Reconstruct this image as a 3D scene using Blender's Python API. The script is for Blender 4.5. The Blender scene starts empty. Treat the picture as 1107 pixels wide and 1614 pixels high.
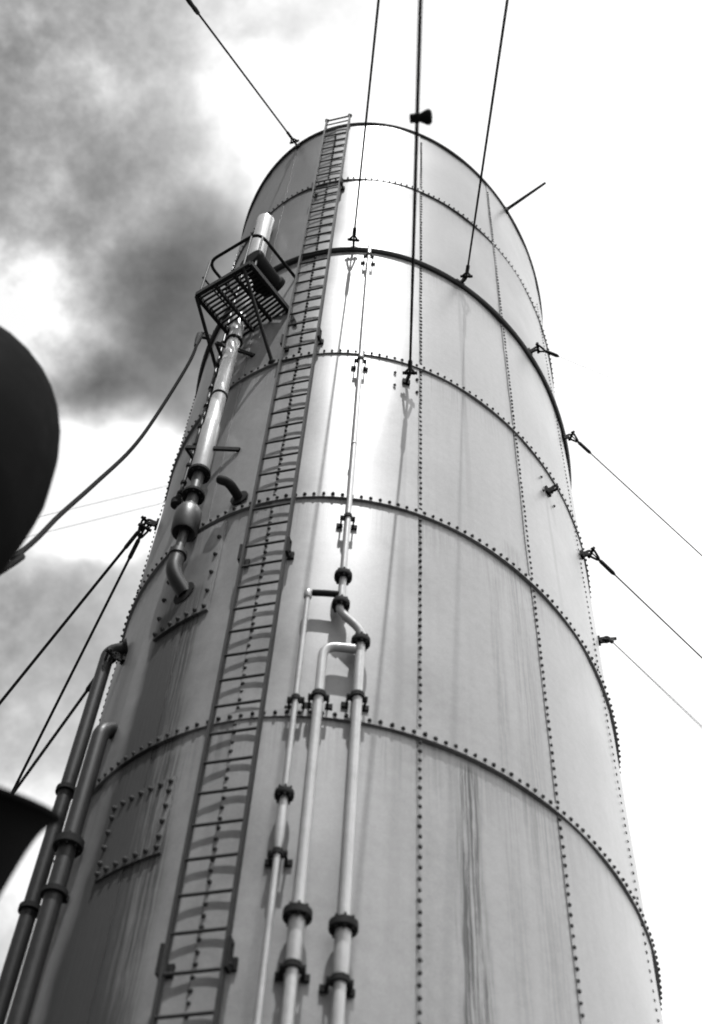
import bpy, math, random
from mathutils import Vector, Matrix, noise
random.seed(7)
scn = bpy.context.scene
col = scn.collection
rad = math.radians

# ------------------------------------------------------------------ camera
EYE = 1.65                                   # eye height above the boat deck
CAM = Vector((0.97324484, -10.51204035, EYE))
RM = Matrix(((0.9962557, 0.03088689, 0.08075013),
             (0.07236142, -0.80901988, -0.58331008),
             (0.04731183, 0.58696919, -0.80822569)))
FPX = 1921.559                               # focal length in photo pixels (photo 1107 x 1614)
cam_d = bpy.data.cameras.new('camera')
cam_d.sensor_fit = 'HORIZONTAL'
cam_d.sensor_width = 36.0
cam_d.lens = 36.0 * FPX / 1107.0
cam_d.clip_end = 20000.0
cam_d.dof.use_dof = True
cam_d.dof.focus_distance = 15.0
cam_d.dof.aperture_fstop = 1.4
cam = bpy.data.objects.new('camera', cam_d)
col.objects.link(cam)
mw = RM.to_4x4(); mw.translation = CAM
cam.matrix_world = mw
scn.camera = cam

# ------------------------------------------------------------------ sun, sky, exposure
SUN_AZ, SUN_EL = -78.0, 69.0                 # degrees, azimuth from +X towards +Y
SUN_STRENGTH = 2.8
SKY_STRENGTH = 0.1
scn.view_settings.view_transform = 'Standard'
scn.view_settings.look = 'None'
scn.view_settings.gamma = 1.0
scn.view_settings.exposure = 1.32
scn.view_settings.use_curve_mapping = False
scn.cycles.filter_width = 1.9

def ray(px, py):
    v = RM @ Vector(((px - 553.5) / FPX, -(py - 807.0) / FPX, -1.0))
    return v.normalized()

class NT:
    """small helper to write node maths"""
    def __init__(self, tree):
        self.t = tree; self.n = tree.nodes; self.l = tree.links
    def node(self, kind, **kw):
        n = self.n.new(kind)
        for k, v in kw.items(): setattr(n, k, v)
        return n
    def put(self, sock, v):
        if isinstance(v, bpy.types.NodeSocket): self.l.new(v, sock)
        else: sock.default_value = v
    def m(self, op, a, b=None, c=None, clamp=False):
        n = self.node('ShaderNodeMath', operation=op, use_clamp=clamp)
        self.put(n.inputs[0], a)
        if b is not None: self.put(n.inputs[1], b)
        if c is not None: self.put(n.inputs[2], c)
        return n.outputs[0]
    def vm(self, op, a, b=None, scale=None):
        n = self.node('ShaderNodeVectorMath', operation=op)
        self.put(n.inputs[0], a)
        if b is not None: self.put(n.inputs[1], b)
        if scale is not None: self.put(n.inputs['Scale'], scale)
        return n.outputs['Value' if op in ('DOT_PRODUCT', 'LENGTH') else 'Vector']
    def ss(self, x, a, b, lo=0.0, hi=1.0):
        n = self.node('ShaderNodeMapRange', interpolation_type='SMOOTHSTEP')
        self.put(n.inputs[0], x)
        n.inputs[1].default_value = a; n.inputs[2].default_value = b
        n.inputs[3].default_value = lo; n.inputs[4].default_value = hi
        return n.outputs[0]
    def lin(self, x, a, b, lo=0.0, hi=1.0):
        n = self.node('ShaderNodeMapRange')
        self.put(n.inputs[0], x)
        n.inputs[1].default_value = a; n.inputs[2].default_value = b
        n.inputs[3].default_value = lo; n.inputs[4].default_value = hi
        return n.outputs[0]
    def noise(self, vec, scale, detail=4.0, rough=0.55, dist=0.0, out='Fac'):
        n = self.node('ShaderNodeTexNoise')
        self.put(n.inputs['Vector'], vec)
        n.inputs['Scale'].default_value = scale; n.inputs['Detail'].default_value = detail
        n.inputs['Roughness'].default_value = rough; n.inputs['Distortion'].default_value = dist
        return n.outputs[out]
    def xyz(self, x, y, z):
        n = self.node('ShaderNodeCombineXYZ')
        for i, v in enumerate((x, y, z)): self.put(n.inputs[i], v)
        return n.outputs[0]

world = bpy.data.worlds.new('World')
scn.world = world
world.use_nodes = True
W = NT(world.node_tree)
for n in list(W.n): W.n.remove(n)
sky = W.node('ShaderNodeTexSky', sky_type='NISHITA', sun_disc=False)
sky.sun_elevation = rad(SUN_EL)
sky.sun_rotation = rad(90.0 - SUN_AZ)
sky.air_density = 1.0; sky.dust_density = 3.0; sky.ozone_density = 1.0
bw = W.node('ShaderNodeRGBToBW'); W.l.new(sky.outputs[0], bw.inputs[0])     # the picture is black and white
tc = W.node('ShaderNodeTexCoord')
vdir = W.vm('NORMALIZE', tc.outputs['Generated'])
wn = W.noise(vdir, 3.2, 5.0, 0.6, 0.0, 'Color')
warp = W.vm('SCALE', W.vm('SUBTRACT', wn, (0.5, 0.5, 0.5)), scale=0.16)
vw = W.vm('NORMALIZE', W.vm('ADD', vdir, warp))
f1 = W.noise(vw, 6.5, 10.0, 0.60)
f2 = W.noise(vdir, 19.0, 10.0, 0.66)
# grey cumulus over the port side of the sky, bright thin haze with the sun behind it over the rest
bank = W.ss(W.vm('DOT_PRODUCT', vw, Vector((math.cos(rad(200)), math.sin(rad(200)), 0.0))), -0.16, 0.32)
puffs = None
for (px, py, r, k) in ((110, 180, 140, 0.25), (260, 300, 150, 0.30), (340, 430, 160, 0.45), (270, 560, 180, 0.50), (210, 470, 120, 0.20),
                       (120, 650, 110, 0.45), (230, 640, 100, 0.35), (70, 1070, 180, 0.20), (140, 950, 140, 0.08), (20, 930, 120, 0.05),
                       (445, 215, 130, -0.40), (40, 520, 130, -0.50), (150, 570, 80, -0.30), (210, 775, 120, -1.1), (70, 800, 110, -0.6), (60, 1330, 110, -0.3)):
    c = math.cos(1.25 * r / FPX)
    d = W.m('MULTIPLY', W.ss(W.vm('DOT_PRODUCT', vw, ray(px, py)), c, 1.0 - (1.0 - c) * 0.05), k)
    puffs = d if puffs is None else W.m('ADD', puffs, d)
dens = W.m('ADD', W.m('MULTIPLY', bank, W.lin(f1, 0.30, 0.70, 0.0, 0.95)), puffs)
dens = W.m('ADD', dens, W.m('MULTIPLY', W.m('SUBTRACT', f2, 0.47), W.m('MULTIPLY', bank, 2.1)))
dens = W.m('MAXIMUM', dens, 0.0)
trans = W.m('EXPONENT', W.m('MULTIPLY', dens, -1.4))
glare = W.ss(W.vm('DOT_PRODUCT', vdir, Vector((math.cos(rad(-12)), math.sin(rad(-12)), 0.0))), -0.05, 0.40)      # sunlit haze to starboard
haze_v = W.m('ADD', W.m('ADD', W.m('MULTIPLY', bw.outputs[0], 0.12), 4.3), W.m('MULTIPLY', glare, 9.0))
cloud_v = W.m('MULTIPLY', haze_v, W.lin(bank, 0.0, 1.0, 1.0, 0.85))
cloud_v = W.m('MULTIPLY', cloud_v, trans)
bg = W.node('ShaderNodeBackground'); bg.inputs['Strength'].default_value = SKY_STRENGTH
W.l.new(cloud_v, bg.inputs['Color'])
wo = W.node('ShaderNodeOutputWorld'); W.l.new(bg.outputs[0], wo.inputs['Surface'])

sun_d = bpy.data.lights.new('sun', 'SUN')
sun_d.energy = SUN_STRENGTH; sun_d.angle = rad(0.6); sun_d.color = (1.0, 1.0, 1.0)
sun = bpy.data.objects.new('sun', sun_d); col.objects.link(sun)
sd = Vector((math.cos(rad(SUN_EL)) * math.cos(rad(SUN_AZ)), math.cos(rad(SUN_EL)) * math.sin(rad(SUN_AZ)), math.sin(rad(SUN_EL))))
sun.rotation_euler = sd.to_track_quat('Z', 'Y').to_euler()
sun.location = sd * 60.0

# ------------------------------------------------------------------ funnel geometry: an elliptic cylinder
FA, FB, PHI = 3.73, 2.746148, 1.34952118     # semi axes (m), turn of the major axis
CP, SP = math.cos(PHI), math.sin(PHI)
Z_RING = dict(T=20.80577, A=18.21333, B=15.5472, C=12.63514, D=9.704594, E=6.731632, F=3.76, G=0.79)   # above the eye
BASE = -EYE

def nrm(t):
    x, y = math.cos(t) / FA, math.sin(t) / FB
    l = math.hypot(x, y); x /= l; y /= l
    return Vector((CP * x - SP * y, SP * x + CP * y, 0.0))
def S(t, z, o=0.0):
    """point on the funnel: ellipse angle t, height z above the eye, o metres off the plate"""
    x, y = FA * math.cos(t), FB * math.sin(t)
    return Vector((CP * x - SP * y, SP * x + CP * y, z + EYE)) + nrm(t) * o
def tan_(t):
    n = nrm(t); return Vector((-n.y, n.x, 0.0))
def on(px, py, o=0.0):
    """where the sight line through a photo pixel meets the funnel (o metres off it): t, z"""
    v = ray(px, py); A, B = FA + o, FB + o
    cx, cy = CP * CAM.x + SP * CAM.y, -SP * CAM.x + CP * CAM.y
    vx, vy = CP * v.x + SP * v.y, -SP * v.x + CP * v.y
    qa = (vx / A) ** 2 + (vy / B) ** 2; qb = 2 * (cx * vx / A ** 2 + cy * vy / B ** 2); qc = (cx / A) ** 2 + (cy / B) ** 2 - 1
    D = qb * qb - 4 * qa * qc
    s = (-qb - math.sqrt(max(D, 0.0))) / (2 * qa)
    lx, ly = cx + s * vx, cy + s * vy
    t = math.atan2(ly / B, lx / A)
    while t > -math.pi / 2 + 0.6: t -= 2 * math.pi
    return t, s * v.z
def onz(px, py, z):
    v = ray(px, py); return CAM + v * (z / v.z)
def far(px, py, dist): return CAM + ray(px, py) * dist
UP = Vector((0, 0, 1))

# ------------------------------------------------------------------ materials
def mat_new(name):
    m = bpy.data.materials.new(name); m.use_nodes = True
    t = NT(m.node_tree)
    b = [n for n in t.n if n.type == 'BSDF_PRINCIPLED'][0]
    return m, t, b
def grey(t, v):
    return t.xyz(v, v, v)
def paint(name, base, rough=0.45, var=0.18, scale=6.0, metallic=0.0, bump=0.0, coat=0.0, spec=0.5, ior=1.45):
    m, t, b = mat_new(name)
    o = t.node('ShaderNodeTexCoord').outputs['Object']
    n1 = t.noise(o, scale, 5.0, 0.6); n2 = t.noise(o, scale * 7.3, 3.0, 0.6)
    k = t.m('ADD', t.m('MULTIPLY', n1, 0.7), t.m('MULTIPLY', n2, 0.3))
    t.put(b.inputs['Base Color'], grey(t, t.lin(k, 0.25, 0.75, base * (1 - var), base * (1 + var))))
    t.put(b.inputs['Roughness'], t.lin(n2, 0.3, 0.7, rough * 0.82, min(1.0, rough * 1.2)))
    b.inputs['Metallic'].default_value = metallic
    b.inputs['Coat Weight'].default_value = coat
    b.inputs['Specular IOR Level'].default_value = spec
    b.inputs['IOR'].default_value = ior
    if bump:
        bp = t.node('ShaderNodeBump'); bp.inputs['Strength'].default_value = bump; bp.inputs['Distance'].default_value = 0.01
        t.l.new(n2, bp.inputs['Height']); t.l.new(bp.outputs[0], b.inputs['Normal'])
    return m

def funnel_paint(name, base, rough, streak):
    """funnel enamel: tone, chalking, vertical water streaks, stains, painted wire shadows and left-side shade (UV = ellipse angle, height)"""
    m, t, b = mat_new(name)
    uv = t.node('ShaderNodeUVMap'); sp = t.node('ShaderNodeSeparateXYZ'); t.l.new(uv.outputs[0], sp.inputs[0])
    U, V = sp.outputs[0], sp.outputs[1]
    s1 = t.noise(t.xyz(t.m('MULTIPLY', U, 34.0), t.m('MULTIPLY', V, 0.16), 0.0), 1.0, 6.0, 0.62)
    wv = t.noise(t.xyz(t.m('MULTIPLY', U, 30.0), t.m('MULTIPLY', V, 2.2), 1.0), 1.0, 3.0, 0.6)
    s2 = t.noise(t.xyz(t.m('ADD', t.m('MULTIPLY', U, 190.0), t.m('MULTIPLY', wv, 3.0)), t.m('MULTIPLY', V, 0.7), 3.0), 1.0, 4.0, 0.62)
    bl = t.noise(t.xyz(t.m('MULTIPLY', U, 3.2), V, 5.0), 0.9, 6.0, 0.6)
    fine = t.noise(t.xyz(t.m('MULTIPLY', U, 3.2), V, 9.0), 55.0, 4.0, 0.75)
    k = t.m('ADD', t.lin(bl, 0.3, 0.7, 0.84, 1.12), t.lin(s1, 0.3, 0.72, -0.06 * streak, 0.04 * streak))
    med = t.noise(t.xyz(t.m('MULTIPLY', U, 3.2), V, 2.0), 11.0, 5.0, 0.65)
    k = t.m('ADD', k, t.m('ADD', t.lin(fine, 0.3, 0.7, -0.13, 0.13), t.lin(med, 0.3, 0.7, -0.09, 0.09)))
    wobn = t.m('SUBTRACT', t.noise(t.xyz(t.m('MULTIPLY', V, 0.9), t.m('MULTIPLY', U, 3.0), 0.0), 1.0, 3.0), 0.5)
    def stain_shade(tc_, w0, zc, depth, grow, length, pat):
        # dark band, for dirt and painted shade alike, starting at height zc and fading downwards
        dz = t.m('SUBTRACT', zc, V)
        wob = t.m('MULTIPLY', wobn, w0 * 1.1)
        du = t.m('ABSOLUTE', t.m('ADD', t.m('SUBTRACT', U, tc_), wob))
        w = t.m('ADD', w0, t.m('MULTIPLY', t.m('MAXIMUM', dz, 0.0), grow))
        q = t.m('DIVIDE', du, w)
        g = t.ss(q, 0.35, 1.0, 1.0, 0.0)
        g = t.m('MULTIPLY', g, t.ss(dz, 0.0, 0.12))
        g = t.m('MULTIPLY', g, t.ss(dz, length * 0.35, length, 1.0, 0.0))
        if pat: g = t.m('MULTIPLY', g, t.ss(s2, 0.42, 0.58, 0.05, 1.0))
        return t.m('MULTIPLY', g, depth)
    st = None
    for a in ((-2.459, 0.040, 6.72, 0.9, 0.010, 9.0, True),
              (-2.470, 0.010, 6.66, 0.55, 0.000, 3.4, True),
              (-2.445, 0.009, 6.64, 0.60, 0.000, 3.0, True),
              (-2.662, 0.016, 12.15, 0.24, 0.001, 9.0, False),  # this row and the next two paint the guy wires' shadows below their lugs
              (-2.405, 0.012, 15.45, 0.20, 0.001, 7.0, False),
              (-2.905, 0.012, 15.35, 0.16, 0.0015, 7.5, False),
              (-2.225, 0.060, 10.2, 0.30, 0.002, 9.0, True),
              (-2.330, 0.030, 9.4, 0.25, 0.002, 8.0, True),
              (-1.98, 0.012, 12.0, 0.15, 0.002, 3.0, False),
              (-3.42, 0.12, 8.75, 0.7, 0.010, 11.0, True),  # from here down: soot below the elbow, widened to paint the side's shade
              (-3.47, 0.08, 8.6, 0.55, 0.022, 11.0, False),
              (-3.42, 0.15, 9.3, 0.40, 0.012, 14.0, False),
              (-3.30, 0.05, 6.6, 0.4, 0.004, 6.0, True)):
        g = stain_shade(*a); st = g if st is None else t.m('ADD', st, g)
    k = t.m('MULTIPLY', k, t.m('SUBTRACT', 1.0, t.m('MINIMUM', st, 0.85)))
    # dirt that has run down from the lap straps
    run = None
    for zr in (18.213, 15.547, 12.635, 9.7046, 6.7316, 3.76):
        dz = t.m('SUBTRACT', zr, V)
        g = t.m('MULTIPLY', t.ss(dz, -0.01, 0.02), t.ss(dz, 0.05, 0.9, 1.0, 0.0)); run = g if run is None else t.m('ADD', run, g)
    run = t.m('MULTIPLY', run, t.ss(t.m('ADD', t.m('MULTIPLY', s2, 0.6), t.m('MULTIPLY', s1, 0.4)), 0.42, 0.66, 0.02, 0.40))
    k = t.m('MULTIPLY', k, t.m('SUBTRACT', 1.0, run))
    # sooty lip under the rim
    k = t.m('MULTIPLY', k, t.ss(t.m('ADD', V, t.m('MULTIPLY', s1, 0.9)), 20.4, 21.15, 1.0, 0.72))
    oi = t.node('ShaderNodeObjectInfo')
    k = t.m('MULTIPLY', k, t.lin(oi.outputs['Random'], 0.0, 1.0, 0.955, 1.045))
    t.put(b.inputs['Base Color'], grey(t, t.m('MULTIPLY', k, base)))
    b.inputs['IOR'].default_value = 1.40
    t.put(b.inputs['Roughness'], t.m('ADD', t.lin(bl, 0.3, 0.7, rough * 0.88, rough * 1.15), t.m('MULTIPLY', st, 0.2)))
    bp = t.node('ShaderNodeBump'); bp.inputs['Strength'].default_value = 0.25; bp.inputs['Distance'].default_value = 0.006
    t.l.new(t.m('ADD', bl, t.m('MULTIPLY', fine, 0.25)), bp.inputs['Height']); t.l.new(bp.outputs[0], b.inputs['Normal'])
    return m

M = dict(
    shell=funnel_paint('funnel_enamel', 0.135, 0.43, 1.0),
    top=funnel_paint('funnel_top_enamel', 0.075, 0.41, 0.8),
    trim=paint('trim_dark_paint', 0.03, 0.6, 0.25, ior=1.2),
    rivet=paint('rivet_paint', 0.03, 0.7, 0.25, 20.0, spec=0.5, ior=1.15),
    pipe=paint('pipe_paint', 0.20, 0.34, 0.25, 4.0, coat=0.2),
    pipe_bright=paint('steam_pipe_bright_paint', 0.36, 0.25, 0.12, 4.0, coat=0.5),
    dull=paint('pipe_dull_paint', 0.025, 0.42, 0.2, 5.0, spec=0.5, ior=1.3),
    iron=paint('blackened_iron', 0.012, 0.8, 0.3, 14.0, bump=0.2, spec=0.5, ior=1.15),
    ladder=paint('ladder_paint', 0.02, 0.6, 0.3, 9.0, spec=0.5, ior=1.2),
    wire=paint('wire_rope', 0.015, 0.85, 0.3, 60.0, bump=0.4, spec=0.5, ior=1.05),
    black=paint('black_enamel', 0.008, 0.75, 0.3, 5.0, spec=0.5, ior=1.08),
    riser=paint('riser_paint', 0.014, 0.45, 0.25, 5.0, ior=1.25),
    cowl=paint('cowl_paint', 0.005, 0.6, 0.1, 1.2, spec=0.5, ior=1.03),
    inside=paint('soot', 0.02, 0.9, 0.3, 3.0),
    sea=paint('sea_water', 0.03, 0.15, 0.3, 0.05),
)
def deck_mat():
    m, t, b = mat_new('deck_planking')
    sp = t.node('ShaderNodeSeparateXYZ'); t.l.new(t.node('ShaderNodeTexCoord').outputs['Object'], sp.inputs[0])
    fr = t.m('FRACT', t.m('MULTIPLY', sp.outputs[0], 7.8))
    seam = t.ss(t.m('ABSOLUTE', t.m('SUBTRACT', fr, 0.5)), 0.44, 0.49, 1.0, 0.15)
    n = t.noise(t.xyz(t.m('MULTIPLY', sp.outputs[0], 8.0), t.m('MULTIPLY', sp.outputs[1], 0.5), 0.0), 1.0, 5.0)
    t.put(b.inputs['Base Color'], grey(t, t.m('MULTIPLY', seam, t.lin(n, 0.3, 0.7, 0.045, 0.075))))
    b.inputs['Roughness'].default_value = 0.8
    return m
M['deck'] = deck_mat()

# ------------------------------------------------------------------ mesh helpers
class MB:
    def __init__(self): self.v = []; self.f = []; self.uv = []
    def add(self, vs, fs):
        b = len(self.v); self.v += [Vector(v) for v in vs]; self.f += [tuple(i + b for i in f) for f in fs]
        return self
    def box(self, c, ax, ay, az):
        """box by its centre and three half axes"""
        c = Vector(c)
        vs = [c + ax * i + ay * j + az * k for k in (-1, 1) for j in (-1, 1) for i in (-1, 1)]
        return self.add(vs, [(0, 2, 3, 1), (4, 5, 7, 6), (0, 1, 5, 4), (2, 6, 7, 3), (0, 4, 6, 2), (1, 3, 7, 5)])
    def bar(self, p, q, w, h, up=UP):
        p, q = Vector(p), Vector(q); d = (q - p); L = d.length; d.normalize()
        s = d.cross(up)
        if s.length < 1e-4: s = d.cross(Vector((1, 0, 0)))
        s.normalize(); u = s.cross(d)
        return self.box((p + q) / 2, d * (L / 2), s * (w / 2), u * (h / 2))
    def tube(self, pts, r, n=10, caps=True):
        pts = [Vector(p) for p in pts]; k = len(pts)
        rs = r if isinstance(r, (list, tuple)) else [r] * k
        ref = None; vs = []; fs = []
        for i, p in enumerate(pts):
            d = (pts[min(i + 1, k - 1)] - pts[max(i - 1, 0)]).normalized()
            if ref is None:
                ref = d.cross(UP)
                if ref.length < 1e-3: ref = d.cross(Vector((1, 0, 0)))
            ref = (ref - d * ref.dot(d)).normalized(); o = d.cross(ref)
            for j in range(n):
                a = 2 * math.pi * j / n
                vs.append(p + (ref * math.cos(a) + o * math.sin(a)) * rs[i])
        for i in range(k - 1):
            for j in range(n):
                a, b = i * n + j, i * n + (j + 1) % n
                fs.append((a, b, b + n, a + n))
        if caps:
            fs.append(tuple(range(n))[::-1]); fs.append(tuple((k - 1) * n + j for j in range(n)))
        return self.add(vs, fs)
    def lathe(self, org, axis, prof, n=20, caps=True):
        axis = Vector(axis).normalized(); org = Vector(org)
        a = axis.cross(Vector((1, 0, 0)))
        if a.length < 0.2: a = axis.cross(Vector((0, 1, 0)))
        a.normalize(); b = axis.cross(a); vs = []; fs = []
        for (d, r) in prof:
            for j in range(n):
                q = 2 * math.pi * j / n
                vs.append(org + axis * d + (a * math.cos(q) + b * math.sin(q)) * r)
        for i in range(len(prof) - 1):
            for j in range(n):
                x, y = i * n + j, i * n + (j + 1) % n
                fs.append((x, y, y + n, x + n))
        if caps:
            fs.append(tuple(range(n))[::-1]); fs.append(tuple((len(prof) - 1) * n + j for j in range(n)))
        return self.add(vs, fs)
    def dome(self, p, n, r, h, seg=7):
        t = n.cross(UP)
        if t.length < 1e-3: t = Vector((1, 0, 0))
        t.normalize(); b = n.cross(t); vs = []; fs = []
        for (rr, hh) in ((1.0, -0.2), (0.95, 0.35), (0.55, 0.86)):
            for j in range(seg):
                a = 2 * math.pi * j / seg
                vs.append(p + (t * math.cos(a) + b * math.sin(a)) * (r * rr) + n * (h * hh))
        vs.append(p + n * h)
        for i in range(2):
            for j in range(seg):
                x, y = i * seg + j, i * seg + (j + 1) % seg
                fs.append((x, y, y + seg, x + seg))
        for j in range(seg): fs.append((2 * seg + j, 2 * seg + (j + 1) % seg, 3 * seg))
        return self.add(vs, fs)
    def build(self, name, mat, parent=None, smooth=None):
        off = Vector((0, 0, 0)); q = parent
        while q is not None: off += Vector(q.location); q = q.parent
        me = bpy.data.meshes.new(name)
        me.from_pydata([tuple(v - off) for v in self.v], [], self.f)
        if self.uv:
            lay = me.uv_layers.new(name='UVMap')
            for lp in me.loops: lay.data[lp.index].uv = self.uv[lp.vertex_index]
        me.materials.append(mat); me.update()
        if smooth is not None:
            for p in me.polygons: p.use_smooth = True
            try: me.set_sharp_from_angle(angle=rad(smooth))
            except Exception: pass
        o = bpy.data.objects.new(name, me); col.objects.link(o)
        if parent is not None: o.parent = parent
        return o
def tag(o, label=None, cat=None, group=None, kind=None):
    for k, v in (('label', label), ('category', cat), ('group', group), ('kind', kind)):
        if v: o[k] = v
    return o
def thing(name, loc, label, cat, group=None):
    o = bpy.data.objects.new(name, None); col.objects.link(o); o.location = loc
    o.empty_display_size = 0.3
    return tag(o, label, cat, group)
def smooth_path(pts, n=8):
    """Catmull-Rom through the points"""
    P = [Vector(p) for p in pts]; P = [P[0] * 2 - P[1]] + P + [P[-1] * 2 - P[-2]]
    out = []
    for i in range(1, len(P) - 2):
        for k in range(n):
            u = k / n; a, b, c, d = P[i - 1], P[i], P[i + 1], P[i + 2]
            out.append(0.5 * ((2 * b) + (c - a) * u + (2 * a - 5 * b + 4 * c - d) * u * u + (3 * b - a - 3 * c + d) * u ** 3))
    out.append(P[-2]); return out
def fillet(pts, r, n=5):
    """polyline with rounded corners"""
    P = [Vector(p) for p in pts]; out = [P[0]]
    for i in range(1, len(P) - 1):
        a = (P[i - 1] - P[i]); b = (P[i + 1] - P[i]); k = min(r, a.length * 0.48, b.length * 0.48)
        s, e = P[i] + a.normalized() * k, P[i] + b.normalized() * k
        for j in range(n + 1):
            u = j / n; out.append(s * (1 - u) ** 2 + P[i] * 2 * u * (1 - u) + e * u * u)
    out.append(P[-1]); return out

# ------------------------------------------------------------------ setting: sea, deck
tag(MB().add([(-9000, -9000, -18), (9000, -9000, -18), (9000, 9000, -18), (-9000, 9000, -18)], [(0, 1, 2, 3)]).build('sea', M['sea']), kind='structure')
deck = MB().box((0, 10, -0.1), Vector((13.5, 0, 0)), Vector((0, 95, 0)), Vector((0, 0, 0.1))).build('boat_deck', M['deck'])
tag(deck, kind='structure')
tag(MB().box((0, 10, -9.2), Vector((13.4, 0, 0)), Vector((0, 94.5, 0)), Vector((0, 0, 9.0))).build('hull', M['black']), kind='structure')

# ------------------------------------------------------------------ the funnel
funnel = thing('ship_funnel', (0, 0, 0), 'huge riveted steel ship funnel with pale lower plates and darker top', 'funnel')
SEAMS = [-1.60, -2.157, -2.605, -3.121, -3.395, -3.615, -4.02]
TW = 2 * math.pi
back = [(-4.02) + (-1.60 - TW + 4.02) * k / 6 for k in range(1, 6)]
ts = sorted(SEAMS + back, reverse=True)
levels = [BASE, Z_RING['G'], Z_RING['F'], Z_RING['E'], Z_RING['D'], Z_RING['C'], Z_RING['B'], Z_RING['A'], Z_RING['T']]
def wave(t, z):
    p = S(t, z)
    return 0.017 * noise.noise(Vector((p.x * 0.8, p.y * 0.8, z * 0.55))) + 0.009 * noise.noise(Vector((p.x * 2.1, p.y * 2.1, z * 1.6 + 7)))
for ci in range(len(levels) - 1):
    z0, z1 = levels[ci] + 0.004, levels[ci + 1] - 0.004
    top = ci >= 6
    for si in range(len(ts)):
        ta, tb = ts[si], (ts[si + 1] if si + 1 < len(ts) else ts[0] - TW)
        g = 0.0012; inout = 0.008 if si % 2 else 0.0
        ta -= g; tb += g
        nt = max(6, int(abs(ta - tb) / 0.04)); nz = 8
        mb = MB(); idx = {}
        for j in range(nz + 1):
            for i in range(nt + 1):
                t = ta + (tb - ta) * i / nt; z = z0 + (z1 - z0) * j / nz
                idx[i, j] = len(mb.v)
                mb.v.append(S(t, z, wave(t, z) - inout)); mb.uv.append((t, z))
        for j in range(nz):
            for i in range(nt):
                mb.f.append((idx[i, j], idx[i, j + 1], idx[i + 1, j + 1], idx[i + 1, j]))
        # returned edges give the plate its thickness
        loop = [(i, 0) for i in range(nt)] + [(nt, j) for j in range(nz)] + [(nt - i, nz) for i in range(nt)] + [(0, nz - j) for j in range(nz)]
        b0 = len(mb.v)
        for (i, j) in loop:
            t = ta + (tb - ta) * i / nt; z = z0 + (z1 - z0) * j / nz
            mb.v.append(S(t, z, wave(t, z) - 0.028)); mb.uv.append((t, z))
        L = len(loop)
        for k in range(L):
            mb.f.append((idx[loop[k]], idx[loop[(k + 1) % L]], b0 + (k + 1) % L, b0 + k))
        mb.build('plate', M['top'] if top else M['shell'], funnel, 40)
# inner uptake, dark, closes the joints
mb = MB(); n = 72
for z, o in ((BASE, -0.035), (Z_RING['T'] - 0.01, -0.035), (Z_RING['T'] - 0.01, -0.10), (Z_RING['T'] - 6, -0.10)):
    for i in range(n): mb.v.append(S(-TW * i / n, z, o))
for k in range(3):
    for i in range(n): mb.f.append((k * n + i, (k + 1) * n + i, (k + 1) * n + (i + 1) % n, k * n + (i + 1) % n))
mb.f.append(tuple(3 * n + i for i in range(n)))
mb.build('inner_uptake', M['inside'], funnel, 40)

def ring(name, z, prof, mat, n=160):
    """a band running round the funnel; prof = closed list of (offset, dz)"""
    mb = MB(); k = len(prof)
    for i in range(n):
        t = -TW * i / n
        for (o, dz) in prof: mb.v.append(S(t, z + dz, o)); mb.uv.append((t, z + dz))
    for i in range(n):
        for j in range(k):
            a, b = i * k + j, i * k + (j + 1) % k
            c, d = ((i + 1) % n) * k + (j + 1) % k, ((i + 1) % n) * k + j
            mb.f.append((a, d, c, b))
    return mb.build(name, mat, funnel, 35)
def arc_ts(step):
    """ellipse angles at equal arc length"""
    out = []; t = 0.0
    while t > -TW:
        out.append(t)
        s = math.hypot(FA * math.sin(t), FB * math.cos(t)); t -= step / s
    return out
def rivet_row(pts, r, h):
    mb = MB()
    for (t, z, o) in pts:
        k = random.uniform(0.86, 1.12)
        mb.dome(S(t + random.uniform(-1, 1) * 0.0012, z + random.uniform(-1, 1) * 0.005, o), nrm(t), r * k, h * random.uniform(0.72, 1.1))
    o = mb.build('rivet_row', M['rivet'], funnel, 60); o['kind'] = 'stuff'; return o

for key, th, step, r, h in (('G', 0.026, 0.092, 0.020, 0.026), ('F', 0.026, 0.092, 0.020, 0.026), ('E', 0.026, 0.092, 0.019, 0.023),
                            ('D', 0.026, 0.092, 0.019, 0.023), ('C', 0.020, 0.092, 0.017, 0.019), ('A', 0.016, 0.092, 0.015, 0.020)):
    z = Z_RING[key]
    ring('lap_strap', z, [(-0.015, -0.0), (th, 0.0), (th, 0.075), (-0.015, 0.09)], M['top'] if key == 'A' else M['shell'])
    rivet_row([(t, z + 0.038, th) for t in arc_ts(step)], r, h)
ring('half_round_moulding', Z_RING['B'], [(-0.02, -0.035), (0.028, -0.035), (0.046, -0.02), (0.055, 0.008), (0.046, 0.035), (0.028, 0.05), (-0.02, 0.05)], M['trim'])
ring('rim_bead', Z_RING['T'], [(-0.03, -0.03), (0.02, -0.035), (0.035, -0.01), (0.03, 0.02), (0.0, 0.03), (-0.08, 0.03), (-0.08, -0.03)], M['trim'])
ring('base_flange', BASE, [(-0.02, 0.004), (0.16, 0.004), (0.16, 0.03), (0.03, 0.035), (0.02, 0.2), (-0.02, 0.2)], M['trim'])
T3 = sum(on(*q)[0] for q in ((931, 989), (952, 1095), (973, 1234), (990, 1360))) / 4
rows = {-2.605: (0.018, 0.016, 2.0, 20.5, 0.0), -2.157: (0.017, 0.015, 2.0, 20.5, 0.0), T3: (0.016, 0.012, 2.0, 19.0, 0.0), -3.121: (0.019, 0.018, 2.0, 20.5, 0.0),
        -4.02: (0.018, 0.014, 2.0, 15.0, 0.0)}
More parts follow.
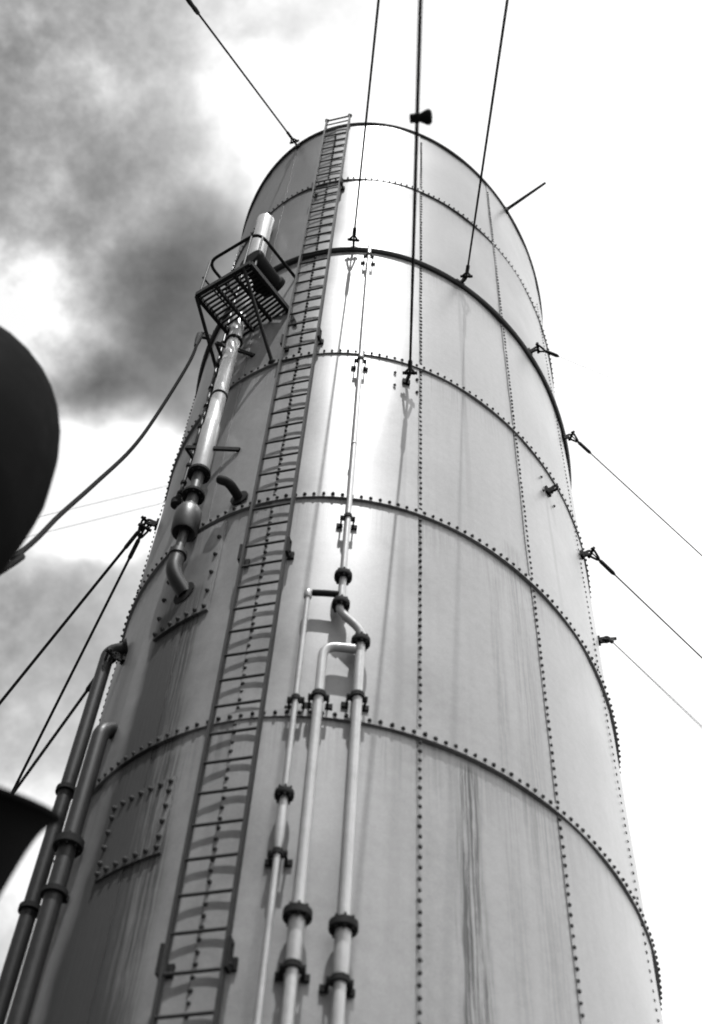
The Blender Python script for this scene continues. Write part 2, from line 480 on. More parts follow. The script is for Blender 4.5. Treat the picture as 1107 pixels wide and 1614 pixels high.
for t, (r, h, za, zb, dt) in rows.items():
    z = za; pts = []
    while z < zb:
        # rivets close in pairs under the ladder, even elsewhere
        skip = any(abs(z + 0.0 - Z_RING[k]) < 0.03 or 0 < z - Z_RING[k] < 0.09 for k in 'ABCDEF')
        if not skip: pts.append((t + 0.010 - 0.004, z, 0.006))
        z += 0.092 if z < 15.5 else 0.10
    if t in (-2.605, -3.121, -2.157, T3, -4.02): rivet_row(pts, r, h)
# pad plates for access covers, with bolt heads round the edge
def cover(ta, tb, za, zb, sides):
    mb = MB(); n = 8
    for j, z in enumerate((za, zb)):
        for i in range(n + 1):
            t = ta + (tb - ta) * i / n
            mb.v.append(S(t, z, 0.022)); mb.v.append(S(t, z, -0.01))
    w = 2 * (n + 1)
    for i in range(n):
        a = 2 * i
        mb.f += [(a, w + a, w + a + 2, a + 2), (a, a + 2, a + 3, a + 1), (w + a, w + a + 1, w + a + 3, w + a + 2)]
    mb.f += [(0, 1, w + 1, w), (2 * n, w + 2 * n, w + 2 * n + 1, 2 * n + 1)]
    mb.uv = [(ta + (tb - ta) * (i // 2 % (n + 1)) / n, za if i < w else zb) for i in range(len(mb.v))]
    c = mb.build('access_cover', M['shell'], funnel, 35)
    bm = MB(); pts = []
    nt = 6; nz = 5
    for i in range(nt + 1):
        t = ta + (tb - ta) * (0.05 + 0.9 * i / nt)
        if 'b' in sides: pts.append((t, za + 0.05))
        if 't' in sides: pts.append((t, zb - 0.05))
    for j in range(1, nz):
        z = za + (zb - za) * j / nz
        pts += [(ta + (tb - ta) * 0.05, z), (tb + (ta - tb) * 0.05, z)]
    for (t, z) in pts: bm.dome(S(t, z, 0.02), nrm(t), 0.024, 0.034)
    k = bm.build('bolt_heads', M['rivet'], c, 60); k['kind'] = 'stuff'
cover(-3.296, -3.53, 8.27, 9.62, 'b')
cover(-3.274, -3.50, 5.56, 6.28, 'tb')

# stay lugs: pad, eye, cross bolt
def lug(t, z, size=1.0, bolts=True, pad=0.09):
    n, u = nrm(t), tan_(t)
    mb = MB().box(S(t, z, 0.012), u * pad * size, UP * pad * size, n * 0.014)
    e = mb.build('stay_lug', M['iron'], funnel, 40)
    c = S(t, z, 0.0)
    m2 = MB()
    m2.box(c + n * 0.06 * size, u * 0.014 * size, UP * 0.05 * size, n * 0.05 * size)
    m2.tube([c + n * (0.11 + 0.045 * math.cos(a)) * size + UP * 0.05 * math.sin(a) * size for a in [TW * k / 12 for k in range(13)]], 0.018 * size, 7, False)
    m2.build('eye', M['iron'], e, 40)
    if bolts:
        m3 = MB()
        for a in (-1, 1):
            for b in (-1, 1): m3.dome(c + u * a * 0.15 * size + UP * b * 0.16 * size + n * 0.004, n, 0.018, 0.02)
        k = m3.build('bolt_heads', M['rivet'], e, 60); k['kind'] = 'stuff'
    return c + n * 0.15 * size
zb = Z_RING['B'] + 0.06

# ------------------------------------------------------------------ ladder
T_L, T_R, LO = -3.171, -3.031, 0.12
lad = thing('ladder', S(-3.101, BASE, LO), 'long dark iron ladder running up the whole funnel to its rim', 'ladder')
ladv = (S(T_R, 0, LO) - S(T_L, 0, LO)); lw = ladv.length; ladv.normalize(); ln = nrm(-3.101)
ztop = Z_RING['T'] + 0.14
for t in (T_L, T_R):
    mb = MB()
    z = BASE
    mb.box((S(t, BASE, LO) + S(t, ztop, LO)) / 2, ladv * 0.011, ln * 0.030, UP * (ztop - BASE) / 2)
    mb.build('stile', M['ladder'], lad)
    fo = MB().dome(S(t, ztop, LO), UP, 0.04, 0.06); fo.build('stile_cap', M['ladder'], lad)
rung_me = None
z = 0.02; k = 0
while z < Z_RING['T'] + 0.1:
    c = (S(T_L, z, LO) + S(T_R, z, LO)) / 2
    if rung_me is None:
        r0 = MB().tube([c - ladv * lw / 2, c + ladv * lw / 2], 0.0125, 8).build('rung', M['ladder'], lad, 50)
        rung_me = r0.data; base_z = z
    else:
        o = bpy.data.objects.new('rung', rung_me); col.objects.link(o); o.parent = lad
        o.location = (0, 0, z - base_z)
    z += 0.2955
MB().tube([S(T_L, ztop - 0.02, LO), S(T_R, ztop - 0.02, LO)], 0.016, 8).build('top_bar', M['ladder'], lad, 50)
for zz in (0.4, 4.55, 8.78, 12.92, 17.85):
    for t, sg in ((T_L, -1), (T_R, 1)):
        mb = MB()
        q = S(t, zz, LO) + ladv * 0.024 * sg
        mb.box(q, ladv * 0.012, ln * 0.04, UP * 0.11)
        mb.box(S(t, zz, LO / 2) + ladv * 0.024 * sg, ladv * 0.010, ln * (LO / 2 + 0.01), UP * 0.028)
        mb.box(S(t, zz, 0.012) + ladv * 0.02 * sg, ladv * 0.035, ln * 0.014, UP * 0.045)
        for b in (-0.07, 0.07): mb.dome(q + UP * b + ladv * sg * 0.012, ladv * sg, 0.016, 0.014)
        mb.build('bracket', M['iron'], lad)

# ------------------------------------------------------------------ pipes on the lit face
def flange(parent, t, z, o, r, h=0.028, axis=UP):
    c = S(t, z, o); mb = MB()
    mb.lathe(c - axis * h * 1.15, axis, [(0, r * 0.96), (0.004, r), (h, r), (h + 0.004, r), (2 * h, r), (2 * h + 0.004, r * 0.96)], 22)
    mb.build('flange', M['iron'], parent, 40)
    b = MB()
    for k in range(8):
        a = TW * k / 8 + 0.2
        p = c + Vector((math.cos(a), math.sin(a), 0)) * r * 0.78
        b.lathe(p - UP * (h * 1.15 + 0.022), UP, [(0, 0.011), (2 * h + 0.05, 0.011)], 6)
    k = b.build('flange_bolts', M['iron'], parent); k['kind'] = 'stuff'
def clamp(parent, t, z, o, r, feet=True):
    c = S(t, z, o); n, u = nrm(t), tan_(t); mb = MB()
    mb.lathe(c - UP * 0.022, UP, [(0, r * 1.05), (0.0, r * 1.38), (0.044, r * 1.38), (0.044, r * 1.05)], 18)
    w = r + 0.05
    for sg in ((-1, 1) if feet else ()):
        mb.box(c + u * sg * (r + 0.020) - n * 0.02, u * 0.022, n * 0.014, UP * 0.024)
        mb.box(S(t, z, o / 2 - 0.01) + u * sg * (r + 0.03), u * 0.008, n * (o / 2 + 0.005), UP * 0.020)
        mb.box(S(t, z, 0.010) + u * sg * (r + 0.04), u * 0.03, n * 0.012, UP * 0.024)
        mb.dome(c + u * sg * (r + 0.028) - n * 0.01, n, 0.014, 0.016)
    if not feet: mb.bar(c - n * r, S(t, z, 0.0), 0.04, 0.05)
    mb.build('clamp', M['iron'], parent, 40)
PO = 0.125
p1 = thing('steam_pipe', S(-2.784, BASE, PO), 'long pale waste-steam pipe with an S-bend, rising past the moulding', 'pipe')
tA, tB = -2.783, -2.846
lowp = fillet([S(tA, BASE + 0.05, PO), S(tA, 7.62, PO), S((tA * 0.45 + tB * 0.55), 7.90, PO), S(tB, 7.98, PO)], 0.13)
MB().tube([S(tA, BASE + 0.05, PO), S(tA, 2, PO), S(tA, 4.74, PO), S(tA, 7.53, PO)], 0.040, 16).build('pipe', M['pipe'], p1, 50)
MB().tube(smooth_path([S(tA, 7.50, PO), S(tA + 0.002, 7.62, PO), S(tA - 0.014, 7.72, PO), S(tB + 0.016, 7.83, PO), S(tB - 0.002, 7.92, PO), S(tB, 8.02, PO)], 6), 0.036, 14).build('bend', M['pipe'], p1, 60)
MB().tube([S(tB, 7.98, PO), S(tB, 8.36, PO)], 0.034, 14).build('pipe', M['pipe'], p1, 50)
MB().tube([S(tB, 8.34, PO), S(tB, 10.5, PO), S(-2.851, 15.46, PO)], 0.027, 14).build('pipe', M['pipe'], p1, 50)
MB().tube([S(tA, 4.40, PO), S(tA, 4.5, PO), S(tA, 4.72, PO), S(tA, 4.76, PO)], [0.045, 0.052, 0.056, 0.056], 16).build('sleeve', M['pipe'], p1, 50)
flange(p1, tA, 4.80, PO, 0.098); flange(p1, tA, 7.54, PO, 0.080); flange(p1, tB, 7.98, PO, 0.078); flange(p1, tB, 8.36, PO, 0.080)
for t, z, r in ((tA, 4.41, 0.045), (tA, 6.90, 0.042), (tA, 0.9, 0.042), (tB - 0.001, 9.25, 0.029), (-2.849, 12.30, 0.029), (-2.851, 15.16, 0.029)): clamp(p1, t, z, PO, r)
MB().lathe(S(-2.847, 10.5, PO), UP, [(0, 0.029), (0.004, 0.032), (0.03, 0.032), (0.034, 0.029)], 14).build('coupling', M['pipe'], p1, 40)

p2 = thing('steam_pipe', S(-2.883, BASE, PO), 'pale steam pipe bent over at its top into the S-bent pipe', 'pipe')
tC = -2.884
MB().tube(fillet([S(tC, BASE + 0.05, PO), S(tC, 4.8, PO), S(tC, 7.44, PO), S(tA - 0.012, 7.44, PO)], 0.13, 7), 0.040, 16).build('pipe', M['pipe'], p2, 50)
MB().tube([S(tC, 4.46, PO), S(tC, 4.5, PO), S(tC, 4.78, PO), S(tC, 4.82, PO)], [0.045, 0.052, 0.056, 0.056], 16).build('sleeve', M['pipe'], p2, 50)
flange(p2, tC, 4.85, PO, 0.098)
for z in (4.47, 6.86, 0.9): clamp(p2, tC, z, PO, 0.043)

p3 = thing('drain_pipe', S(-2.942, BASE, PO), 'thin pale drain pipe elbowed at its top, beside the ladder', 'pipe')
tD = -2.944
MB().tube(fillet([S(tD, BASE + 0.05, PO), S(tD, 5.0, PO), S(tD, 8.11, PO), S((tD + tB) / 2, 8.11, PO)], 0.04, 4), 0.023, 14).build('pipe', M['pipe'], p3, 50)
MB().tube([S(tD + 0.012, 8.11, PO), S((tD + tB) / 2, 8.11, PO), S(tB - 0.008, 8.11, PO)], 0.030, 12).build('cross_pipe', M['iron'], p3, 50)
MB().lathe(S(tD, 8.07, PO) - UP * 0.03, UP, [(0, 0.03), (0.01, 0.036), (0.08, 0.036), (0.09, 0.03)], 14).build('elbow_socket', M['pipe'], p3, 40)
MB().tube([S(tD, 5.37, PO), S(tD, 5.48, PO), S(tD, 5.75, PO), S(tD, 5.83, PO)], [0.026, 0.038, 0.036, 0.026], 14).build('sleeve', M['pipe'], p3, 50)
flange(p3, tD, 5.85, PO, 0.072, 0.022)
for z in (5.34, 6.82, 0.9): clamp(p3, tD, z, PO, 0.026)

# ------------------------------------------------------------------ whistle steam pipe on the shaded side
tU, UO = -3.442, 0.15
up = thing('exhaust_pipe', S(tU, 8.6, UO), 'fat pale steam exhaust pipe rising open-ended through the slatted platform', 'pipe')
def vlathe(parent, name, t, o, prof, mat, n=22):
    return MB().lathe(S(t, 0, o), UP, prof, n).build(name, mat, parent, 40)
vlathe(up, 'pipe', tU, UO, [(14.25, 0.085), (14.3, 0.125), (17.28, 0.125), (17.34, 0.135), (17.38, 0.135), (17.38, 0.118), (16.6, 0.118)], M['pipe_bright'])
vlathe(up, 'pipe', tU, UO, [(11.55, 0.088), (13.0, 0.088), (13.0, 0.091), (13.04, 0.091), (13.04, 0.088), (14.3, 0.088)], M['pipe_bright'])
vlathe(up, 'sleeve', tU, UO, [(10.62, 0.09), (10.66, 0.102), (11.5, 0.102), (11.58, 0.09)], M['pipe'])
vlathe(up, 'pipe', tU, UO, [(9.9, 0.062), (10.64, 0.062)], M['dull'])
vlathe(up, 'drip_cup', tU, UO, [(9.60, 0.055), (9.55, 0.115), (9.57, 0.13), (9.78, 0.14), (9.88, 0.138), (9.96, 0.105), (9.99, 0.065)], M['dull'])
for z, r in ((10.6, 0.125), (10.2, 0.12), (13.55, 0.11), (12.2, 0.096)):
    flange(up, tU, z, UO, r, 0.02)
MB().tube([S(tU, 9.62, UO), S(tU, 9.10, UO)], 0.048, 14).build('pipe', M['dull'], up, 50)
ep = fillet([S(tU, 9.22, UO), S(tU, 8.92, UO + 0.01), S(tU + 0.025, 8.70, 0.0)], 0.16, 6)
MB().tube(ep, 0.078, 16).build('elbow', M['riser'], up, 50)
MB().lathe(S(tU + 0.025, 8.70, 0.0), nrm(tU), [(0, 0.13), (0.03, 0.13), (0.035, 0.08)], 18).build('wall_flange', M['iron'], up, 40)
vlathe(up, 'elbow_collar', tU, UO, [(9.18, 0.05), (9.18, 0.092), (9.24, 0.092), (9.24, 0.05)], M['riser'])
mb = MB(); n_, u_ = nrm(tU), tan_(tU)
mb.bar(S(tU - 0.06, 11.15, 0.28), S(tU + 0.13, 10.95, 0.0), 0.03, 0.05)
mb.bar(S(tU - 0.06, 11.15, 0.28), S(tU - 0.09, 11.15, 0.0), 0.03, 0.05)
mb.build('stay_bracket', M['iron'], up)
mb = MB()
mb.bar(S(tU - 0.05, 13.5, 0.30), S(tU + 0.09, 13.15, 0.0), 0.03, 0.05)
mb.bar(S(tU - 0.05, 13.5, 0.30), S(tU - 0.09, 13.4, 0.0), 0.03, 0.05)
mb.build('stay_bracket', M['iron'], up)
# slim conduit beside it
tV, VO = -3.56, 0.10
cd = thing('conduit', S(tV, 9.9, VO), 'slim bead-jointed conduit beside the fat exhaust pipe', 'pipe')
cpts = [on(*q, VO) for q in ((395, 390), (359, 516), (339, 592), (323, 653), (305, 715), (287, 772), (281, 787))]
MB().tube([S(t, z, VO) for t, z in cpts], 0.022, 10).build('tube', M['dull'], cd, 50)
for k in range(len(cpts) - 1):
    for u in (0.33, 0.8):
        t = cpts[k][0] * (1 - u) + cpts[k + 1][0] * u; z = cpts[k][1] * (1 - u) + cpts[k + 1][1] * u
        MB().lathe(S(t, z, VO) - UP * 0.03, UP, [(0, 0.022), (0.01, 0.034), (0.05, 0.034), (0.06, 0.022)], 10).build('coupling', M['iron'], cd, 40)
t, z = cpts[-1]
MB().lathe(S(t, z - 0.12, VO), UP, [(0, 0.03), (0.02, 0.06), (0.1, 0.065), (0.14, 0.03)], 14).build('drain_valve', M['iron'], cd, 40)
# stub outlet below the platform
t, z = on(378, 786)
so = thing('stub_outlet', S(t, z, 0.0), 'short dark stub outlet elbow beside the exhaust pipe', 'pipe')
q = S(t, z, 0.0)
MB().lathe(q, nrm(t), [(0.0, 0.10), (0.02, 0.10), (0.024, 0.07)], 14).build('foot', M['iron'], so, 40)
MB().tube(fillet([q, q + nrm(t) * 0.22, q + nrm(t) * 0.22 + UP * 0.12 - tan_(t) * 0.12], 0.1, 5), 0.05, 12).build('elbow', M['iron'], so, 50)

# ------------------------------------------------------------------ whistle platform
ZP = 14.0
A_, B_, C_ = onz(310, 465, ZP), onz(395, 415, ZP), onz(456, 490, ZP)
D_ = A_ + (C_ - B_)
D_ = D_ + (D_ - A_).normalized() * 0.12
inn = (C_ - B_).normalized()
pf = thing('whistle_platform', (A_ + C_) / 2, 'small slatted iron platform with handrails bracketed to the funnel', 'platform')
mb = MB().bar(A_, B_, 0.05, 0.09); mb.build('frame_bar', M['iron'], pf)
MB().bar(B_, C_ + inn * 0.1, 0.05, 0.09).build('frame_bar', M['iron'], pf)
MB().bar(A_, D_ + inn * 0.25, 0.05, 0.09).build('frame_bar', M['iron'], pf)
MB().bar(D_, C_, 0.05, 0.09).build('frame_bar', M['iron'], pf)
NS = 15
for k in range(1, NS):
    u = k / NS
    p, q = A_.lerp(D_, u), B_.lerp(C_, u)
    MB().bar(p, q, 0.026, 0.03).build('slat', M['iron'], pf)
for u in (0.36, 0.7):
    p, q = A_.lerp(B_, u), D_.lerp(C_, u)
    MB().bar(p - UP * 0.05, q + inn * 0.2 - UP * 0.05, 0.035, 0.06).build('bearer', M['iron'], pf)
ft, fz = on(430, 572)
MB().tube([B_.lerp(A_, 0.12) - UP * 0.03, S(ft, fz, 0.02)], 0.024, 8).build('strut', M['iron'], pf, 50)
MB().dome(S(ft, fz, 0.0), nrm(ft), 0.06, 0.05).build('strut_foot', M['iron'], pf, 50)
ft, fz = on(345, 590)
MB().tube([A_ - UP * 0.03, S(ft, fz, 0.02)], 0.024, 8).build('strut', M['iron'], pf, 50)
MB().dome(S(ft, fz, 0.0), nrm(ft), 0.06, 0.05).build('strut_foot', M['iron'], pf, 50)
ft, fz = on(467, 514)
MB().bar(C_, S(ft, fz, 0.02), 0.02, 0.05).build('strut', M['iron'], pf)
H_ = 0.98
ra, rb, rc, rd = (p + UP * H_ for p in (A_, B_, C_, D_))
MB().tube(fillet([rd + inn * 0.25, ra, rb, rc + inn * 0.08], 0.16, 6), 0.022, 9).build('handrail', M['iron'], pf, 60)
MB().tube(fillet([rd + inn * 0.25 - UP * 0.45, ra - UP * 0.45], 0.16, 6), 0.014, 8).build('middle_rail', M['iron'], pf, 60)
for p in (A_.lerp(B_, 0.06), A_.lerp(B_, 0.86), B_.lerp(C_, 0.10)):
    MB().tube([p, p + UP * (H_ - 0.02)], 0.016, 8).build('stanchion', M['ladder'], pf, 50)
# whistle drum on the platform
w0 = B_.lerp(C_, 0.10) + (A_ - B_).normalized() * 0.10 + UP * 0.36
w1 = B_.lerp(C_, 0.72) + (A_ - B_).normalized() * 0.10 + UP * 0.36
wh = thing('steam_whistle', (w0 + w1) / 2 - UP * 0.35, 'black steam whistle drum lying on the slatted platform', 'whistle')
L = (w1 - w0).length; ax = (w1 - w0).normalized()
MB().lathe(w0, ax, [(-0.03, 0.10), (-0.03, 0.16), (0.0, 0.18), (0.05, 0.165), (L - 0.08, 0.15), (L - 0.06, 0.175), (L, 0.175), (L + 0.02, 0.08)], 20).build('drum', M['black'], wh, 40)
MB().lathe(w0.lerp(w1, 0.5) - UP * 0.36, UP, [(0.0, 0.10), (0.03, 0.10), (0.035, 0.05), (0.26, 0.05)], 12).build('pedestal', M['black'], wh, 40)
MB().lathe(w0.lerp(w1, 0.22) + UP * 0.15, UP, [(0.0, 0.04), (0.10, 0.04), (0.12, 0.075), (0.17, 0.075), (0.19, 0.04)], 12).build('valve', M['black'], wh, 40)

# ------------------------------------------------------------------ twin pipes low on the shaded side
t1, o1, t2, o2 = -3.635, 0.12, -3.785, 0.15
lp = thing('riser_pipe', S(t1, BASE, o1), 'shaded fat riser pipe against the funnel side, with flange', 'pipe')
MB().tube(fillet([S(t1, BASE + 0.05, o1), S(t1, 3, o1), S(t1, 7.30, o1), S(t1 - 0.02, 7.42, 0.0)], 0.10, 6), 0.074, 18).build('pipe', M['riser'], lp, 50)
flange(lp, t1, 6.08, o1, 0.12, 0.035)
for z in (5.62, 1.2): clamp(lp, t1, z, o1, 0.074, False)
lq = thing('riser_pipe', S(t2, BASE, o2), 'dark outer riser pipe with hooked top turning into the funnel', 'pipe')
MB().tube(fillet([S(t2, BASE + 0.05, o2), S(t2, 3, o2), S(t2, 8.72, o2), S(t2 + 0.03, 8.76, 0.0)], 0.16, 7), 0.066, 18).build('pipe', M['riser'], lq, 50)
MB().tube([S(t2 + 0.025, 8.75, 0.03), S(t2 + 0.03, 8.76, 0.0)], [0.09, 0.1], 16).build('wall_flange', M['iron'], lq, 50)
for z in (6.95, 5.75, 1.2): clamp(lq, t2, z, o2, 0.066, False)

# ------------------------------------------------------------------ stays
def stay_end(P, px, drop):
    """point on the sight line of a photo pixel where a wire leaving P falls at the given angle"""
    best = None; v = ray(*px)
    for k in range(500, 6000):
        Q = CAM + v * (k * 0.01); d = P - Q; h = math.hypot(d.x, d.y)
        if d.z <= 0 or h < 0.3: continue
        e = abs(math.degrees(math.atan2(d.z, h)) - drop)
        if best is None or e < best[0]: best = (e, Q)
    return best[1]
def guy(P, px, drop, r, label, group=None, sag=0.0, buckle=None, shackle=True, zend=0.6, name='guy_wire'):
    Q = stay_end(P, px, drop)
    d = (Q - P).normalized()
    k = (P.z - zend) / max(-d.z, 1e-3)
    E = P + d * k
    th = thing(name, E, label, 'wire', group)
    n = 24; pts = []
    for i in range(n + 1):
        u = i / n; pts.append(P.lerp(E, u) - UP * sag * 4 * u * (1 - u))
    MB().tube(pts, r, 8).build('wire', M['wire'], th, 60)
    if shackle:
        m = MB(); s = d.cross(UP).normalized()
        m.tube([P - d * 0.03 + s * 0.045, P + d * 0.03 + s * 0.05, P + d * 0.12 + s * 0.02, P + d * 0.16, P + d * 0.12 - s * 0.02, P + d * 0.03 - s * 0.05, P - d * 0.03 - s * 0.045], 0.015, 7)
        m.tube([P - s * 0.085, P + s * 0.085], 0.02, 8)
        m.build('shackle', M['iron'], th, 50)
        MB().tube([P + d * 0.14, P + d * 0.18, P + d * 0.40, P + d * 0.44], [0.012, 0.026, 0.026, 0.012], 8).build('wire_splice', M['iron'], th, 50)
    if buckle:
        for b in buckle:
            # turnbuckle b metres before the sight line point
            c = P + d * ((Q - P).length - b)
            MB().tube([c - d * 0.22, c - d * 0.2, c - d * 0.1, c, c + d * 0.1, c + d * 0.2, c + d * 0.22], [0.014, 0.03, 0.035, 0.03, 0.035, 0.03, 0.014], 10).build('turnbuckle', M['iron'], th, 50)
    # deck eye where it is made fast
    MB().lathe(Vector((E.x, E.y, 0.0)), UP, [(0, 0.09), (0.04, 0.09), (0.05, 0.035), (zend, 0.03)], 10).build('deck_eye', M['iron'], th, 40)
    return P, d, Q, th
# over the camera
t, _ = on(471, 227); P = lug(t, Z_RING['T'] - 0.06, 0.7, False, 0.06)
guy(P, (297, 0), 47, 0.016, 'guy wire from the funnel rim with a turnbuckle, left of the ladder top', buckle=[0.15])
t, _ = on(558, 390); P = lug(t, zb, 0.9, False, 0.05)
guy(P, (597, 0), 45, 0.012, 'thin guy wire from the moulding lug above the thin pale pipe')
t, _ = on(725, 445); P = lug(t, zb, 1.0, False, 0.07)
guy(P, (800, 0), 45, 0.013, 'guy wire from the moulding lug right of the rivet seam')
t, z = on(640, 603); P = lug(t, z, 0.9, True, 0.05)
P, d, Q, wth = guy(P, (663, 0), 42, 0.014, 'thick guy wire from the bolted pad below the moulding')
# bell-shaped fitting clamped on that wire
best = min((((CAM + ray(660, 186) * (k * 0.02)) - (P + d * ((CAM + ray(660, 186) * (k * 0.02)) - P).dot(d))).length, k) for k in range(100, 1400))
bp = CAM + ray(660, 186) * (best[1] * 0.02); bp = P + d * (bp - P).dot(d)
sc = (bp - CAM).length / FPX
ax = (RM @ Vector((0.985, 0.12, -0.1))).normalized()
bl = thing('bell_fitting', bp, 'black bell-shaped fitting clamped on the thick guy wire', 'fitting')
MB().lathe(bp - ax * 11 * sc, ax, [(0, 4 * sc), (0.5 * sc, 7 * sc), (12 * sc, 7.5 * sc), (15 * sc, 6.5 * sc)], 18).build('neck', M['black'], bl, 40)
MB().lathe(bp + ax * 3.5 * sc, ax, [(0, 6.4 * sc), (5 * sc, 8.5 * sc), (11 * sc, 11.5 * sc), (15 * sc, 12 * sc), (18 * sc, 9.5 * sc), (16 * sc, 8.5 * sc)], 18).build('bell', M['black'], bl, 50)
# to starboard
for (ax_, ay_), q, r, lab, bol in (((887, 690), (1107, 876), 0.009, 'guy wire from the end of the dark moulding on the right side', False),
                                  ((835, 555), (1107, 655), 0.002, 'very thin guy wire from the moulding lug near the right edge', False),
                                  ((916, 875), (1107, 1037), 0.009, 'guy wire from the second riveted ring on the right side', False),
                                  ((944, 1010), (1107, 1146), 0.005, 'guy wire from between the lower rivet rings on the right', False)):
    t, z = on(ax_, ay_, 0.0)
    P = lug(t, z, 0.9, False, 0.05)
    guy(P, q, 52, r, lab, 'guy wires on the right side of the funnel')
t, z = on(863, 775); lug(t, z, 0.9, True, 0.06)
# to port
t, z = on(240, 822)
P = lug(t, z, 0.9, False, 0.06)
guy(P, (0, 1108), 50, 0.019, 'upper of two wires from the shared lug on the shaded side', 'guy wires on the shaded side')
P2 = P - UP * 0.12
guy(P2, (18, 1252), 52, 0.016, 'lower of two wires from the shared lug on the shaded side', 'guy wires on the shaded side')
t, z = on(196, 1040)
P = lug(t, z, 0.8, False, 0.05)
guy(P, (18, 1254), 50, 0.016, 'wire crossing behind the dark hooked riser pipe', 'guy wires on the shaded side')
# sagging rope
t, z = on(330, 530); P = lug(t, z, 1.3, False, 0.07)
rp = thing('sagging_rope', S(t, z, 0.1), 'thick sagging rope from the whistle platform to behind the black cowl', 'rope')
pp = [(328, 531, 0.0), (300, 568, 0.12), (251, 648, 0.32), (208, 707, 0.48), (149, 763, 0.66), (93, 813, 0.82), (59, 848, 0.92), (22, 880, 1.0)]
d0 = (P - CAM).length
pts = [P] + [far(x, y, d0 * (1 - u) + 9.4 * u) for x, y, u in pp[1:]]
E_ = pts[-1] + (pts[-1] - pts[-2]).normalized() * 0.6
pts += [E_, Vector((E_.x - 1.4, E_.y - 0.6, E_.z - 3.0)), Vector((E_.x - 2.2, E_.y - 1.0, 0.05))]
MB().tube(smooth_path(pts, 6), 0.023, 9).build('rope', M['wire'], rp, 60)
MB().lathe(P - (pts[1] - pts[0]).normalized() * 0.02, pts[1] - pts[0], [(0, 0.03), (0.04, 0.05), (0.3, 0.045), (0.55, 0.028)], 12).build('rope_thimble', M['iron'], rp, 50)
# far aerial wires seen behind the funnel
for a, b, lab in (((300, 757), (60, 815), 'upper of two faint thin aerial wires behind the funnel'), ((300, 782), (60, 842), 'lower of two faint thin aerial wires behind the funnel')):
    p, q = far(*a, 34.0), far(*b, 34.0); dd = q - p
    tag(MB().tube([p - dd * 1.2 + UP * 0.0, p, q, q + dd * 2.0], 0.007, 6).build('aerial_wire', M['wire'], None, 60), lab, 'wire', 'aerial wires behind the funnel')
# spar at the rim
t, z = on(797, 330)
P = S(t, Z_RING['T'], 0.0); E_ = onz(860, 288, Z_RING['T'] + 0.35)
sp_ = thing('rim_spar', P, 'short iron rod sticking out from the right of the funnel rim', 'rod')
MB().tube([P - (E_ - P).normalized() * 0.05, P.lerp(E_, 0.5), E_], [0.032, 0.028, 0.022], 10).build('rod', M['iron'], sp_, 50)
MB().lathe(P - UP * 0.08, UP, [(0, 0.05), (0.1, 0.06), (0.14, 0.04)], 10).build('socket', M['iron'], sp_, 40)

# ------------------------------------------------------------------ ventilators at the left
def trunk_foot(parent, x, y, r):
    MB().lathe((x, y, 0), UP, [(0.0, r * 1.5), (0.03, r * 1.5), (0.035, r * 1.12), (0.25, r * 1.06)], 28).build('foot_flange', M['cowl'], parent, 40)
# big cowl: trunk, bent throat, wide mouth with a rolled lip turned to the funnel
hc = far(-130, 672, 8.0)                       # middle of the hood
vr = ray(-130, 672); vh = Vector((vr.x, vr.y, 0)).normalized()
fac = (vh * 0.95 - Vector((vh.y, -vh.x, 0)) * 0.25).normalized()      # way the mouth faces, away from the camera
mc = hc + fac * 0.45
R0 = 0.60
cv = thing('cowl_ventilator', (mc.x - fac.x * 0.95, mc.y - fac.y * 0.95, 0), 'big black cowl ventilator hood seen from behind, above the trumpet cowl', 'ventilator')
bx = Vector((mc.x - fac.x * 0.95, mc.y - fac.y * 0.95, 0))
path = [bx + UP * 0.02, bx + UP * (mc.z - 2.4), bx + UP * (mc.z - 1.75), bx + UP * (mc.z - 1.30), bx + UP * (mc.z - 0.85) + fac * 0.02, bx + UP * (mc.z - 0.36) + fac * 0.14,
        bx + UP * (mc.z - 0.06) + fac * 0.42, mc - fac * 0.20, mc]
rr = [0.38, 0.38, 0.43, 0.63, 0.69, 0.70, 0.68, 0.66, 0.65]; R0 = 0.65
sp1 = smooth_path(path, 6); r1 = []
for i in range(len(rr) - 1):
    for k in range(6): r1.append(rr[i] + (rr[i + 1] - rr[i]) * k / 6)
r1.append(rr[-1])
mb = MB().tube(sp1, r1, 36, False)
inner = MB().tube(sp1[18:], [x - 0.02 for x in r1[18:]], 36, False)
mb.build('cowl', M['cowl'], cv, 50)
inner.build('cowl_lining', M['inside'], cv, 50)
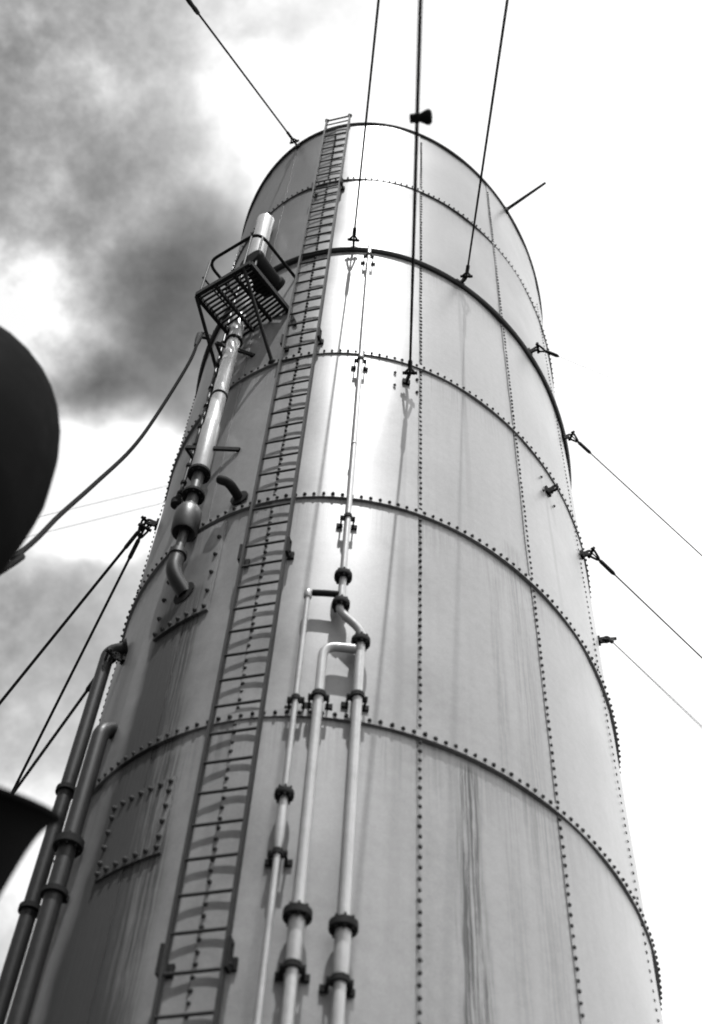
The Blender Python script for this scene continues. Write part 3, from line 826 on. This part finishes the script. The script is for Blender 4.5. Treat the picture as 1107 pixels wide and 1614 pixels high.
sd_ = fac.cross(UP).normalized(); up_ = sd_.cross(fac)
MB().tube([mc + (up_ * math.cos(TW * k / 40) + sd_ * math.sin(TW * k / 40)) * R0 for k in range(41)], 0.035, 10, False).build('mouth_lip', M['cowl'], cv, 50)
trunk_foot(cv, bx.x, bx.y, 0.34)
# lower cowl: trumpet mouth tipped up and back, only its outer flare shows
vt = ray(88, 1300); tip = CAM + vt * 5.3
upi = RM @ Vector((0, 1, 0)); rti = RM @ Vector((1, 0, 0))
ang = rad(19)
up2 = (upi - vt * upi.dot(vt)).normalized(); rt2 = (rti - vt * rti.dot(vt)).normalized()
ed = (rt2 * math.cos(ang) - up2 * math.sin(ang)).normalized()
Nf = (up2 * math.cos(ang) + rt2 * math.sin(ang) + vt * 0.10).normalized()
R2 = 0.45
mc2 = tip - ed * R2
down = Nf * -1
q1, q2, q3 = mc2 + down * 0.12, mc2 + down * 0.45, mc2 + down * 0.85
bx2 = Vector((q3.x + down.x * 0.35, q3.y + down.y * 0.35, 0))
path = [bx2 + UP * 0.02, bx2 + UP * (q3.z - 1.1), bx2 + UP * (q3.z - 0.45), q3, q2, q1, mc2]
rr = [0.27, 0.27, 0.27, 0.28, 0.315, 0.385, R2]
sp2 = smooth_path(path, 6); r2 = []
for i in range(len(rr) - 1):
    for k in range(6): r2.append(rr[i] + (rr[i + 1] - rr[i]) * k / 6)
r2.append(rr[-1])
mv = thing('cowl_ventilator', (bx2.x, bx2.y, 0), 'dark trumpet-mouthed cowl ventilator, lower than the big black cowl', 'ventilator')
MB().tube(sp2, r2, 40, False).build('cowl', M['cowl'], mv, 50)
MB().tube(sp2[12:], [x - 0.015 for x in r2[12:]], 40, False).build('cowl_lining', M['inside'], mv, 50)
s2_ = Nf.cross(ed).normalized(); e2_ = s2_.cross(Nf)
MB().tube([mc2 + (e2_ * math.cos(TW * k / 48) + s2_ * math.sin(TW * k / 48)) * R2 for k in range(49)], 0.016, 8, False).build('mouth_lip', M['cowl'], mv, 50)
trunk_foot(mv, bx2.x, bx2.y, 0.27)
